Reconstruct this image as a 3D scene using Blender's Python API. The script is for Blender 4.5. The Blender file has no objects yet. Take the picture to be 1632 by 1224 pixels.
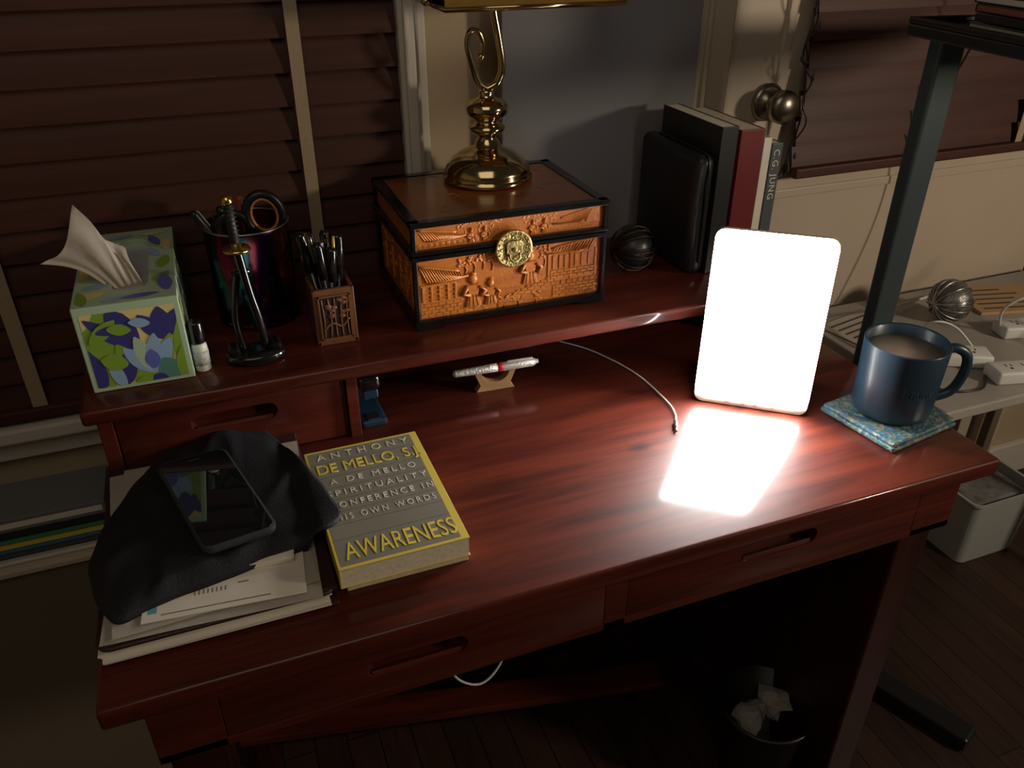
import bpy, bmesh, math, random
from mathutils import Vector, Matrix, noise
random.seed(7)
SC=bpy.context.scene; COL=SC.collection
W={}
# ---------------------------------------------------------------- materials
def mat(name,col,rough=.5,metal=0,coat=0,emit=None,es=0,trans=0,bump=0,bscale=40,var=0,vscale=8,ior=1.45,cr=.1,spec=None):
    m=bpy.data.materials.new(name);m.use_nodes=True;nt=m.node_tree;b=nt.nodes['Principled BSDF']
    b.inputs['Base Color'].default_value=(*col,1);b.inputs['Roughness'].default_value=rough
    b.inputs['Metallic'].default_value=metal;b.inputs['Coat Weight'].default_value=coat;b.inputs['Coat Roughness'].default_value=cr
    b.inputs['Transmission Weight'].default_value=trans;b.inputs['IOR'].default_value=ior
    if spec is not None:b.inputs['Specular IOR Level'].default_value=spec
    if emit:
        b.inputs['Emission Color'].default_value=(*emit,1);b.inputs['Emission Strength'].default_value=es
    tc=nt.nodes.new('ShaderNodeTexCoord')
    if var:
        n=nt.nodes.new('ShaderNodeTexNoise');n.inputs['Scale'].default_value=vscale;n.inputs['Detail'].default_value=5
        nt.links.new(tc.outputs['Object'],n.inputs['Vector'])
        r=nt.nodes.new('ShaderNodeValToRGB');r.color_ramp.elements[0].position=.3;r.color_ramp.elements[1].position=.7
        r.color_ramp.elements[0].color=tuple(c*(1-var) for c in col)+(1,);r.color_ramp.elements[1].color=tuple(min(1,c*(1+var)) for c in col)+(1,)
        nt.links.new(n.outputs['Fac'],r.inputs['Fac']);nt.links.new(r.outputs['Color'],b.inputs['Base Color'])
    if bump:
        n2=nt.nodes.new('ShaderNodeTexNoise');n2.inputs['Scale'].default_value=bscale;n2.inputs['Detail'].default_value=4
        nt.links.new(tc.outputs['Object'],n2.inputs['Vector'])
        bp=nt.nodes.new('ShaderNodeBump');bp.inputs['Strength'].default_value=bump;bp.inputs['Distance'].default_value=.002
        nt.links.new(n2.outputs['Fac'],bp.inputs['Height']);nt.links.new(bp.outputs['Normal'],b.inputs['Normal'])
    return m
def wood(name,c1,c2,sc=(2,22,22),rough=.35,coat=.4,cr=.15,bump=.15,knots=False,carve=0,spec=.5):
    m=bpy.data.materials.new(name);m.use_nodes=True;nt=m.node_tree;b=nt.nodes['Principled BSDF'];L=nt.links.new
    b.inputs['Roughness'].default_value=rough;b.inputs['Coat Weight'].default_value=coat;b.inputs['Coat Roughness'].default_value=cr;b.inputs['Specular IOR Level'].default_value=spec
    tc=nt.nodes.new('ShaderNodeTexCoord');mp=nt.nodes.new('ShaderNodeMapping');mp.inputs['Scale'].default_value=sc
    L(tc.outputs['Object'],mp.inputs['Vector'])
    n=nt.nodes.new('ShaderNodeTexNoise');n.inputs['Scale'].default_value=1.6;n.inputs['Detail'].default_value=8;n.inputs['Roughness'].default_value=.6;n.inputs['Distortion'].default_value=.6
    L(mp.outputs[0],n.inputs['Vector'])
    r=nt.nodes.new('ShaderNodeValToRGB');r.color_ramp.elements[0].position=.3;r.color_ramp.elements[1].position=.72
    r.color_ramp.elements[0].color=(*c1,1);r.color_ramp.elements[1].color=(*c2,1);L(n.outputs['Fac'],r.inputs['Fac'])
    out=r.outputs['Color']
    if knots:
        v=nt.nodes.new('ShaderNodeTexVoronoi');v.inputs['Scale'].default_value=3.1
        mp2=nt.nodes.new('ShaderNodeMapping');mp2.inputs['Scale'].default_value=(1,2.0,1);L(tc.outputs['Object'],mp2.inputs['Vector']);L(mp2.outputs[0],v.inputs['Vector'])
        kr=nt.nodes.new('ShaderNodeValToRGB');kr.color_ramp.elements[0].position=.02;kr.color_ramp.elements[1].position=.07
        kr.color_ramp.elements[0].color=(.25,.2,.2,1);kr.color_ramp.elements[1].color=(1,1,1,1);L(v.outputs['Distance'],kr.inputs['Fac'])
        mx=nt.nodes.new('ShaderNodeMix');mx.data_type='RGBA';mx.blend_type='MULTIPLY';mx.inputs[0].default_value=1
        L(out,mx.inputs[6]);L(kr.outputs['Color'],mx.inputs[7]);out=mx.outputs[2]
    L(out,b.inputs['Base Color'])
    bp=nt.nodes.new('ShaderNodeBump');bp.inputs['Strength'].default_value=bump;bp.inputs['Distance'].default_value=.0006
    L(n.outputs['Fac'],bp.inputs['Height']);last=bp
    if carve:
        n3=nt.nodes.new('ShaderNodeTexNoise');n3.inputs['Scale'].default_value=110;n3.inputs['Detail'].default_value=2;n3.inputs['Distortion'].default_value=1.2;L(tc.outputs['Object'],n3.inputs['Vector'])
        b2=nt.nodes.new('ShaderNodeBump');b2.inputs['Strength'].default_value=carve;b2.inputs['Distance'].default_value=.0018
        L(n3.outputs['Fac'],b2.inputs['Height']);L(bp.outputs['Normal'],b2.inputs['Normal']);last=b2
    L(last.outputs['Normal'],b.inputs['Normal'])
    return m
M={}
M['desk']=wood('cherry_wood',(.040,.006,.004),(.132,.023,.011),sc=(2.4,28,28),rough=.45,coat=.55,cr=.10,bump=.03,knots=True,spec=.22)
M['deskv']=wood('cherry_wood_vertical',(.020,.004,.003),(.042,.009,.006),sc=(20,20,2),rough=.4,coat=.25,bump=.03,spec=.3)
M['blind']=wood('dark_mahogany_slats',(.044,.0135,.008),(.078,.025,.0145),sc=(1.5,20,30),rough=.55,coat=.03,cr=.3,bump=.08,spec=.3)
M['tape']=mat('cloth_tape',(.38,.29,.18),.9,bump=.4,bscale=300)
M['wall']=mat('tan_plaster',(.48,.37,.24),.85,bump=.2,bscale=60,var=.06,vscale=3)
M['walldim']=mat('tan_paint_dimmed',(.15,.115,.075),.8,bump=.1,bscale=60,var=.08,vscale=3)  # wall tan scaled darker, dim light low down put into the colour
M['cream']=mat('cream_paint',(.50,.41,.31),.5,bump=.1,bscale=30,var=.05,vscale=4)
M['white']=mat('white_trim_paint',(.62,.57,.49),.45,var=.05)
M['gray']=mat('gray_board',(.21,.205,.21),.8,var=.05,vscale=2)
M['black']=mat('black_plastic',(.012,.012,.013),.35)
M['blackgloss']=mat('black_lacquer',(.008,.007,.007),.2,coat=.5,var=.3,vscale=60)
M['brass']=mat('polished_brass',(.64,.50,.27),.13,metal=1,var=.12,vscale=20)
M['brassold']=mat('aged_brass',(.42,.34,.14),.42,metal=1,var=.35,vscale=150,bump=.7,bscale=240)
M['gold']=mat('gold_metal',(.8,.55,.15),.2,metal=1)
M['steel']=mat('brushed_steel',(.45,.45,.45),.3,metal=1,var=.1,vscale=40)
M['chest']=wood('orange_varnished_wood',(.40,.11,.013),(.62,.20,.030),sc=(8,60,60),rough=.45,coat=.35,cr=.22,bump=.2,carve=.3)
M['chestfig']=wood('orange_carved_wood',(.46,.13,.016),(.70,.25,.04),sc=(12,60,60),rough=.42,coat=.4,cr=.2,bump=.2,carve=.15)
M['chesttop']=wood('brown_varnished_wood',(.17,.05,.013),(.30,.09,.023),sc=(3,14,14),rough=.32,coat=.6,cr=.15,bump=.2,carve=.12)
M['paper']=mat('white_paper',(.74,.68,.57),.8,var=.04,vscale=30)
M['pages']=mat('page_block',(.72,.63,.46),.85,var=.12,vscale=200)
M['cloth']=mat('black_nylon',(.007,.007,.009),.7,bump=.4,bscale=350)
M['leather']=mat('dark_brown_leather',(.035,.014,.012),.45,bump=.4,bscale=200)
M['tissue']=mat('white_tissue',(.80,.72,.62),.9,bump=.4,bscale=90)
M['yellow']=mat('cover_yellow',(.68,.54,.10),.35,coat=.2)
M['covgray']=mat('cover_olive_gray',(.225,.21,.165),.35,coat=.2,var=.05,vscale=30)
M['txtw']=mat('print_pale',(.68,.65,.54),.6)
M['glassblack']=mat('phone_glass',(.006,.007,.008),.04,coat=1,cr=.02)
M['mug']=mat('slate_blue_glaze',(.020,.045,.070),.38,coat=.25,cr=.2,var=.1)
M['coffee']=mat('milky_coffee',(.36,.27,.20),.25)
M['plasticw']=mat('white_plastic',(.66,.65,.61),.4)
M['led']=mat('light_diffuser',(1,1,1),.5,emit=(1,.985,.96),es=60)
M['lampfoot']=mat('lamp_bezel',(.8,.74,.62),.4)
M['poleglow']=mat('pole_glow_tint',(.065,.085,.09),.35,metal=.3)  # bluish tint of the lamp glow is painted into the pole colour
M['oil']=mat('bottle_oil',(.72,.72,.60),.15,coat=.6)
M['darkpage']=mat('dark_cover',(.02,.02,.02),.4)
M['stap']=mat('stapler_blue',(.012,.035,.06),.3,coat=.4)
M['cork']=wood('plywood',(.30,.17,.08),(.44,.27,.13),sc=(6,30,30),coat=.1)
M['walnut']=wood('carved_walnut',(.11,.04,.018),(.22,.09,.04),sc=(20,20,3),coat=.2)
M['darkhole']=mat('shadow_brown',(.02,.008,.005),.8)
def irid():
    m=bpy.data.materials.new('iridescent_metal');m.use_nodes=True;nt=m.node_tree;b=nt.nodes['Principled BSDF'];L=nt.links.new
    b.inputs['Metallic'].default_value=1;b.inputs['Roughness'].default_value=.18
    tc=nt.nodes.new('ShaderNodeTexCoord');mp=nt.nodes.new('ShaderNodeMapping');mp.inputs['Scale'].default_value=(14,14,3)
    n=nt.nodes.new('ShaderNodeTexNoise');n.inputs['Scale'].default_value=1.2
    r=nt.nodes.new('ShaderNodeValToRGB');e=r.color_ramp.elements
    e[0].position=.3;e[0].color=(.02,.02,.04,1);e[1].position=.75;e[1].color=(.14,.03,.06,1)
    for p,c in((.42,(.02,.12,.16)),(.5,(.22,.03,.05)),(.58,(.04,.03,.16)),(.66,(.16,.05,.02))):
        x=e.new(p);x.color=(*c,1)
    L(tc.outputs['Object'],mp.inputs[0]);L(mp.outputs[0],n.inputs['Vector']);L(n.outputs['Fac'],r.inputs['Fac']);L(r.outputs[0],b.inputs['Base Color'])
    return m
M['irid']=irid()
def planks():
    m=bpy.data.materials.new('hardwood_floor');m.use_nodes=True;nt=m.node_tree;b=nt.nodes['Principled BSDF'];L=nt.links.new
    b.inputs['Roughness'].default_value=.45
    tc=nt.nodes.new('ShaderNodeTexCoord');mp=nt.nodes.new('ShaderNodeMapping');mp.inputs['Rotation'].default_value=(0,0,math.pi/2)
    br=nt.nodes.new('ShaderNodeTexBrick');br.inputs['Scale'].default_value=1
    br.inputs['Brick Width'].default_value=.9;br.inputs['Row Height'].default_value=.057;br.inputs['Mortar Size'].default_value=.0015
    br.inputs['Color1'].default_value=(.026,.013,.009,1);br.inputs['Color2'].default_value=(.044,.021,.014,1);br.inputs['Mortar'].default_value=(.007,.003,.002,1)
    n=nt.nodes.new('ShaderNodeTexNoise');n.inputs['Scale'].default_value=12;n.inputs['Detail'].default_value=6
    mp2=nt.nodes.new('ShaderNodeMapping');mp2.inputs['Scale'].default_value=(6,.6,1)
    mx=nt.nodes.new('ShaderNodeMix');mx.data_type='RGBA';mx.blend_type='OVERLAY';mx.inputs[0].default_value=.6
    L(tc.outputs['Object'],mp.inputs[0]);L(mp.outputs[0],br.inputs['Vector']);L(tc.outputs['Object'],mp2.inputs[0]);L(mp2.outputs[0],n.inputs['Vector'])
    L(br.outputs['Color'],mx.inputs[6]);L(n.outputs['Fac'],mx.inputs[7]);L(mx.outputs[2],b.inputs['Base Color'])
    return m
M['floor']=planks()
def beadmat():
    m=bpy.data.materials.new('woven_bead_mosaic');m.use_nodes=True;nt=m.node_tree;b=nt.nodes['Principled BSDF'];L=nt.links.new
    b.inputs['Roughness'].default_value=.5
    tc=nt.nodes.new('ShaderNodeTexCoord');v=nt.nodes.new('ShaderNodeTexVoronoi');v.inputs['Scale'].default_value=230
    r=nt.nodes.new('ShaderNodeValToRGB');r.color_ramp.interpolation='CONSTANT';e=r.color_ramp.elements
    e[0].color=(.05,.12,.18,1);e[1].position=.3;e[1].color=(.20,.23,.21,1)
    for p,c in((.5,(.07,.16,.12)),(.68,(.20,.19,.10)),(.82,(.07,.14,.22))):
        x=e.new(p);x.color=(*c,1)
    s=nt.nodes.new('ShaderNodeSeparateColor');L(tc.outputs['Object'],v.inputs['Vector']);L(v.outputs['Color'],s.inputs[0]);L(s.outputs[0],r.inputs['Fac']);L(r.outputs[0],b.inputs['Base Color'])
    bp=nt.nodes.new('ShaderNodeBump');bp.inputs['Distance'].default_value=.001;L(v.outputs['Distance'],bp.inputs['Height']);L(bp.outputs[0],b.inputs['Normal'])
    return m
M['bead']=beadmat()
# ---------------------------------------------------------------- geometry helpers
def T(x,y,z): return Matrix.Translation((x,y,z))
def R(a,ax='Z'): return Matrix.Rotation(math.radians(a),4,ax)
def merge(dst,src,mx=None,mi=0):
    if mx is not None: bmesh.ops.transform(src,matrix=mx,verts=src.verts)
    if mi:
        for f in src.faces:f.material_index=mi
    me=bpy.data.meshes.new('t');src.to_mesh(me);src.free();dst.from_mesh(me);bpy.data.meshes.remove(me)
def box(bm,x0,x1,y0,y1,z0,z1,bev=0,seg=2,mx=None,mi=0):
    b=bmesh.new();bmesh.ops.create_cube(b,size=1)
    bmesh.ops.transform(b,matrix=T((x0+x1)/2,(y0+y1)/2,(z0+z1)/2)@Matrix.Diagonal((x1-x0,y1-y0,z1-z0,1)),verts=b.verts)
    if bev: bmesh.ops.bevel(b,geom=b.edges[:],offset=bev,segments=seg,profile=.5,affect='EDGES')
    merge(bm,b,mx,mi)
def lathe(bm,prof,c=(0,0,0),seg=40,mx=None,mi=0,cap=True):
    b=bmesh.new();rings=[]
    for rr,z in prof:
        rings.append([b.verts.new((rr*math.cos(2*math.pi*i/seg),rr*math.sin(2*math.pi*i/seg),z)) for i in range(seg)])
    for a,d in zip(rings,rings[1:]):
        for i in range(seg): b.faces.new((a[i],a[(i+1)%seg],d[(i+1)%seg],d[i]))
    if cap:
        if prof[0][0]>1e-5:b.faces.new(rings[0][::-1])
        if prof[-1][0]>1e-5:b.faces.new(rings[-1])
    bmesh.ops.remove_doubles(b,verts=b.verts,dist=1e-6)
    for f in b.faces:f.smooth=True
    bmesh.ops.transform(b,matrix=T(*c),verts=b.verts)
    merge(bm,b,mx,mi)
def catmull(pts,n=8,closed=False):
    P=[Vector(p) for p in pts];out=[];N=len(P)
    rng=range(N) if closed else range(N-1)
    for i in rng:
        g=(lambda k:P[k%N]) if closed else (lambda k:P[min(max(k,0),N-1)])
        p0,p1,p2,p3=g(i-1),g(i),g(i+1),g(i+2)
        for j in range(n):
            t=j/n;out.append(.5*((2*p1)+(-p0+p2)*t+(2*p0-5*p1+4*p2-p3)*t*t+(-p0+3*p1-3*p2+p3)*t**3))
    if not closed:out.append(P[-1])
    return out
def tube(bm,pts,rad,seg=10,closed=False,mx=None,mi=0):
    P=[Vector(p) for p in pts];n=len(P);b=bmesh.new()
    rf=rad if callable(rad) else (lambda t:rad)
    tg=[]
    for i in range(n):
        a=P[(i-1)%n] if (closed or i>0) else P[i];c=P[(i+1)%n] if (closed or i<n-1) else P[i]
        tg.append((c-a).normalized())
    nrm=tg[0].orthogonal().normalized();rings=[]
    for i in range(n):
        nrm=(nrm-tg[i]*nrm.dot(tg[i])).normalized();bi=tg[i].cross(nrm);r0=rf(i/max(1,n-1))
        rings.append([b.verts.new(P[i]+(nrm*math.cos(2*math.pi*k/seg)+bi*math.sin(2*math.pi*k/seg))*r0) for k in range(seg)])
    rr=list(zip(rings,rings[1:]))
    if closed: rr.append((rings[-1],rings[0]))
    for a,d in rr:
        for k in range(seg): b.faces.new((a[k],a[(k+1)%seg],d[(k+1)%seg],d[k]))
    if not closed:
        b.faces.new(rings[0][::-1]);b.faces.new(rings[-1])
    for f in b.faces:f.smooth=len(f.verts)==4
    merge(bm,b,mx,mi)
def prism(bm,poly,h0,h1,mx=None,mi=0,bev=0):
    b=bmesh.new();lo=[b.verts.new((p[0],p[1],h0)) for p in poly];hi=[b.verts.new((p[0],p[1],h1)) for p in poly];n=len(poly)
    b.faces.new(lo[::-1]);b.faces.new(hi)
    for i in range(n): b.faces.new((lo[i],lo[(i+1)%n],hi[(i+1)%n],hi[i]))
    bmesh.ops.recalc_face_normals(b,faces=b.faces)
    if bev: bmesh.ops.bevel(b,geom=b.edges[:],offset=bev,segments=2,profile=.5,affect='EDGES')
    merge(bm,b,mx,mi)
def sphere(bm,c,s,mx=None,mi=0,seg=20):
    b=bmesh.new();bmesh.ops.create_uvsphere(b,u_segments=seg,v_segments=seg//2+2,radius=1)
    for f in b.faces:f.smooth=True
    bmesh.ops.transform(b,matrix=T(*c)@Matrix.Diagonal((*(s if hasattr(s,'__len__') else (s,s,s)),1)),verts=b.verts)
    merge(bm,b,mx,mi)
def rrect(w,h,r,n=6):
    out=[]
    for cx,cy,a0 in((w/2-r,h/2-r,0),(-w/2+r,h/2-r,90),(-w/2+r,-h/2+r,180),(w/2-r,-h/2+r,270)):
        for i in range(n+1):
            a=math.radians(a0+90*i/n);out.append((cx+r*math.cos(a),cy+r*math.sin(a)))
    return out
XZ=Matrix(((1,0,0,0),(0,0,-1,0),(0,1,0,0),(0,0,0,1)))
# ---------------------------------------------------------------- object helpers
def fin(ob,parent,mw):
    COL.objects.link(ob)
    if parent is not None:
        ob.parent=parent;ob.matrix_parent_inverse=W[parent].inverted()
    ob.matrix_basis=mw;W[ob]=mw;return ob
def meta(ob,label,cat,group=None,kind=None):
    if label:ob['label']=label
    if cat:ob['category']=cat
    if group:ob['group']=group
    if kind:ob['kind']=kind
def thing(name,loc,rot=0,label='',cat='',group=None,mx=None):
    e=bpy.data.objects.new(name,None);e.empty_display_size=.02
    fin(e,None,mx if mx is not None else T(*loc)@R(rot));meta(e,label,cat,group);return e
def part(name,bm,m,parent=None,world=False,label=None,mw=None):
    me=bpy.data.meshes.new(name);bmesh.ops.recalc_face_normals(bm,faces=bm.faces);bm.to_mesh(me);bm.free()
    for x in (m if isinstance(m,(list,tuple)) else [m]): me.materials.append(x if not isinstance(x,str) else M[x])
    ob=bpy.data.objects.new(name,me)
    w=Matrix.Identity(4) if (world or parent is None) else W[parent]
    if mw is not None:w=mw
    fin(ob,parent,w)
    if label:ob['label']=label
    return ob
def B(): return bmesh.new()
def solo(name,bm,m,label,cat,loc=(0,0,0),rot=0,group=None,mx=None):
    ob=part(name,bm,m,None,mw=mx if mx is not None else T(*loc)@R(rot));meta(ob,label,cat,group);return ob
def struct(name,bm,m):
    ob=part(name,bm,m);ob['kind']='structure';return ob
def smooth(ob,ang=40):
    for p in ob.data.polygons:p.use_smooth=True
    try: ob.data.set_sharp_from_angle(angle=math.radians(ang))
    except Exception: pass
def boolcut(ob,cut):
    COL.objects.link(cut);md=ob.modifiers.new('b','BOOLEAN');md.object=cut;md.operation='DIFFERENCE';md.solver='EXACT'
    bpy.context.view_layer.update();dg=bpy.context.evaluated_depsgraph_get()
    me=bpy.data.meshes.new_from_object(ob.evaluated_get(dg));ob.modifiers.clear();ob.data=me
    bpy.data.objects.remove(cut,do_unlink=True)
def textbm(items,th=.0004):
    """items: (string,size,x_center_or_left,y,width or None,spacing)"""
    out=B()
    for s,size,x,y,wd,sp in items:
        cu=bpy.data.curves.new('txt','FONT');cu.body=s;cu.size=size;cu.align_x='CENTER' if wd else 'LEFT';cu.space_character=sp;cu.extrude=th;cu.resolution_u=3
        o=bpy.data.objects.new('txt',cu);COL.objects.link(o);bpy.context.view_layer.update()
        me=bpy.data.meshes.new_from_object(o.evaluated_get(bpy.context.evaluated_depsgraph_get()))
        xs=[v.co.x for v in me.vertices]
        if wd:
            c=(min(xs)+max(xs))/2;k=wd/(max(xs)-min(xs));me.transform(T(x,y,0)@Matrix.Diagonal((k,1,1,1))@T(-c,0,0))
        else: me.transform(T(x,y,0))
        out.from_mesh(me)
        bpy.data.objects.remove(o,do_unlink=True);bpy.data.meshes.remove(me)
    return out
# ================================================================ SETTING
b=B();box(b,-1.6,3.2,-2.4,.64,-.75,-.73);struct('floor',b,'floor')
WY=.64
b=B();box(b,-1.6,-.5,WY,WY+.1,-.73,1.7);box(b,-.5,.45,WY,WY+.1,-.73,-.05);box(b,.45,.985,WY,WY+.1,-.73,1.7);box(b,.985,1.86,WY,WY+.1,1.35,1.7);box(b,1.86,3.2,WY,WY+.1,-.73,1.7);box(b,-.5,.45,WY,WY+.1,1.2,1.7)
struct('wall_back',b,'wall')
b=B();box(b,-1.7,-1.6,-2.4,.74,-.73,1.7);struct('wall_left',b,'wall')
b=B();box(b,3.2,3.3,-2.4,.74,-.73,1.7);struct('wall_right',b,'cream')
b=B();box(b,-1.6,-.02,.622,.64,-.73,-.63,.004);struct('baseboard_back',b,'white')
b=B();box(b,-.5,.45,.70,.705,-.05,1.2)
struct('window_1',b,mat('night_glass',(.01,.011,.014),.05,coat=1))
b=B();box(b,.446,.473,.60,.66,-.05,1.25,.003);box(b,.452,.467,.592,.602,-.05,1.25,.003);box(b,.478,.490,.625,.641,-.05,1.25,.002);struct('trim_1',b,'white')
b=B();box(b,-.55,.475,.585,.70,-.068,-.045,.004);box(b,-.55,.475,.615,.64,-.11,-.068,.003);struct('trim_2',b,'white')
def blind(x0,x1,z0,z1,tapes,label,pitch=.0425,yoff=0):
    e=thing('window_blind',((x0+x1)/2,.61,z0),label=label,cat='blind')
    s=B();z=z0+.03
    while z<z1:
        mx=T(0,.612+yoff,z)@R(76+random.uniform(-.7,.7),'X')
        c=B();n=6;pts=[]
        for j in range(n+1):
            t=j/n-.5;pts.append((t*.050,.0014*(1-4*t*t)))
        vs=[[],[]]
        for xi,xx in enumerate((x0,x1)):
            for (yy,zz) in pts: vs[xi].append((c.verts.new((xx,yy,zz)),c.verts.new((xx,yy,zz-.003))))
        for j in range(n):
            c.faces.new((vs[0][j][0],vs[1][j][0],vs[1][j+1][0],vs[0][j+1][0]))
            c.faces.new((vs[0][j][1],vs[0][j+1][1],vs[1][j+1][1],vs[1][j][1]))
        for j in (0,n): c.faces.new((vs[0][j][0],vs[0][j][1],vs[1][j][1],vs[1][j][0]))
        for xi in (0,1):
            for j in range(n): c.faces.new((vs[xi][j][0],vs[xi][j+1][0],vs[xi][j+1][1],vs[xi][j][1]))
        merge(s,c,mx);z+=pitch
    part('slats',s,'blind',e,world=True)
    r=B();box(r,x0,x1,.592+yoff,.632+yoff,z0-.006,z0+.012,.003);part('bottom_rail',r,'blind',e,world=True)
    r=B();box(r,x0-.005,x1+.005,.58+yoff,.635+yoff,z1,z1+.05,.003);part('head_rail',r,'blind',e,world=True)
    for tx,tw in tapes:
        q=B();box(q,tx-tw/2,tx+tw/2,.5985+yoff,.5995+yoff,z0-.004,z1)
        part('ladder_tape',q,'tape',e,world=True)
blind(-.5,.443,-.032,.95,[(.309,.017),(-.103,.019)],'closed dark mahogany slat blind with tan cloth tapes')
blind(1.135,1.72,.178,.95,[(1.66,.017)],'closed dark reddish-brown slat blind on the cream door')
b=B();box(b,1.0,1.85,.636,.676,-.73,1.33,.002)
box(b,1.095,1.115,.632,.64,.14,1.2,.003);box(b,1.745,1.765,.632,.64,.14,1.2,.003);box(b,1.095,1.765,.632,.64,.125,.142,.003)
d=struct('door_1',b,'cream')
k=B();lathe(k,[(0,0),(.030,0),(.031,.004),(.024,.008),(.011,.012),(.010,.026),(.020,.030),(.027,.040),(.027,.05),(.020,.058),(0,.061)],mx=T(1.082,.634,.300)@R(90,'X'))
part('door_knob',k,mat('tarnished_knob',(.32,.28,.22),.3,metal=1),d,world=True)
b=B();box(b,.920,.985,.612,.645,-.73,1.38,.004);box(b,.932,.94,.606,.614,-.73,1.38,.002);box(b,1.86,1.925,.612,.645,-.73,1.38,.004);box(b,.985,1.0,.628,.66,-.73,1.35,.001)
struct('trim_3',b,'cream')
b=B();box(b,1.93,3.2,.622,.64,-.73,-.63,.004);struct('baseboard_right',b,'white')
b=B();box(b,.592,.915,.600,.618,-.7295,.95,.002)
solo('display_board',b,'gray','large flat gray board standing upright against tan wall','board')
# ================================================================ DESK
desk=thing('desk',(.51,.3,-.73),label='dark cherry wood desk with raised rear shelf',cat='desk')
b=B();box(b,0,1.024,0,.590,-.024,0,.004,3);o=part('desk_top',b,'desk',desk,world=True);smooth(o)
b=B();box(b,.03,.995,.555,.58,-.115,-.024,.001);box(b,.03,.05,.03,.58,-.115,-.024,.001);box(b,.975,.995,.03,.58,-.115,-.024,.001)
box(b,.03,.093,.020,.04,-.112,-.024,.001);box(b,.931,.995,.020,.04,-.112,-.024,.001);box(b,.4945,.5215,.020,.04,-.112,-.024,.0005);box(b,.03,.995,.020,.04,-.112,-.1015,.0005);part('apron',b,'desk',desk,world=True)
def capsule_cut(cx,cz,w,h,y0,y1):
    c=B();prism(c,[(p[0]+cx,p[1]+cz) for p in rrect(w,h,h*.48)],-y1,-y0,mx=XZ)
    me=bpy.data.meshes.new('c');bmesh.ops.recalc_face_normals(c,faces=c.faces);c.to_mesh(me);c.free();return bpy.data.objects.new('c',me)
def drawer(x0,x1,z0,z1,yf,cx,cz,w=.106,h=.024):
    b=B();box(b,x0,x1,yf,yf+.022,z0,z1,.0006,2);o=part('drawer',b,'desk',desk,world=True);boolcut(o,capsule_cut(cx,cz,w,h,yf-.01,yf+.017));smooth(o,30)
    r=B();prism(r,[(yf+.0012,cz-h*.5),(yf+.0035,cz-h*.30),(yf+.010,cz-h*.42),(yf+.012,cz-h*.5)],cx-w*.45,cx+w*.45,mx=Matrix(((0,0,1,0),(1,0,0,0),(0,1,0,0),(0,0,0,1))),bev=.0006)
    part('handle',r,'desk',o,world=True)
drawer(.0935,.494,-.1010,-.0245,.0200,.284,-.067)
drawer(.522,.9305,-.1010,-.0245,.0200,.722,-.058)
for x in(.035,.935):
    for y in(.035,.525):
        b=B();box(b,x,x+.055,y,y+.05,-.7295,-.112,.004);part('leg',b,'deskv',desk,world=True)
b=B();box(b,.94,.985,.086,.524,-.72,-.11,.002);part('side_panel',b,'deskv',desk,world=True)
b=B();box(b,-.004,1.0,.312,.592,.096,.115,.005,3);o=part('upper_shelf',b,'desk',desk,world=True);smooth(o)
for a in((.006,.022,.335),(.286,.300,.333),(.97,.986,.335)):
    b=B();box(b,a[0],a[1],a[2],.588,0,.096,.001);part('shelf_support',b,'desk',desk,world=True)
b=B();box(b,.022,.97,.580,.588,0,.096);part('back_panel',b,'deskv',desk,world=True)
drawer(.0235,.2845,.003,.094,.338,.152,.060,w=.10,h=.022)
# ================================================================ CHEST
cx0,cx1,cy0,cy1,cz0,cz1=.389,.655,.370,.578,.115,.258
ch=thing('wooden_chest',((cx0+cx1)/2,(cy0+cy1)/2,cz0),label='carved orange-brown wooden chest with black edging and brass clasp',cat='chest')
lid=.217
b=B();box(b,cx0+.006,cx1-.006,cy0+.006,cy1-.006,.124,lid-.004,.002);part('body',b,'chest',ch,world=True)
b=B();box(b,cx0+.005,cx1-.005,cy0+.005,cy1-.005,lid+.002,cz1-.003,.002);L_=part('lid',b,'chest',ch,world=True)
b=B();box(b,cx0+.013,cx1-.013,cy0+.013,cy1-.013,cz1-.0035,cz1-.0003,.001)
for i in range(26):
    x=random.uniform(cx0+.03,cx1-.03);y=random.uniform(cy0+.025,cy1-.025)
    if (x-.54)**2+(y-.52)**2<.0045: continue
    if i%3: sphere(b,(x,y,cz1-.0012),(random.uniform(.004,.012),random.uniform(.003,.006),.0018),seg=10)
    else: tube(b,catmull([(x,y,cz1-.0008),(x+random.uniform(-.015,.015),y+.01,cz1-.0004),(x+random.uniform(-.02,.02),y+.02,cz1-.0008)],4),.0010,6)
part('lid_panel',b,'chesttop',L_,world=True)
def frame(b,z0,z1,t=.0065,e=.0):
    for (xa,xb,ya,yb) in((cx0-e,cx0+t,cy0-e,cy0+t),(cx1-t,cx1+e,cy0-e,cy0+t),(cx0-e,cx0+t,cy1-t,cy1+e),(cx1-t,cx1+e,cy1-t,cy1+e)): box(b,xa,xb,ya,yb,z0,z1,.0015)
def ring(b,z0,z1,t,e=0):
    box(b,cx0-e,cx1+e,cy0-e,cy0+t,z0,z1,.0012);box(b,cx0-e,cx1+e,cy1-t,cy1+e,z0,z1,.0012);box(b,cx0-e,cx0+t,cy0,cy1,z0,z1,.0012);box(b,cx1-t,cx1+e,cy0,cy1,z0,z1,.0012)
b=B();frame(b,.124,lid-.001);ring(b,.120,.129,.007,.001);ring(b,lid-.007,lid-.001,.007,.0015)
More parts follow.
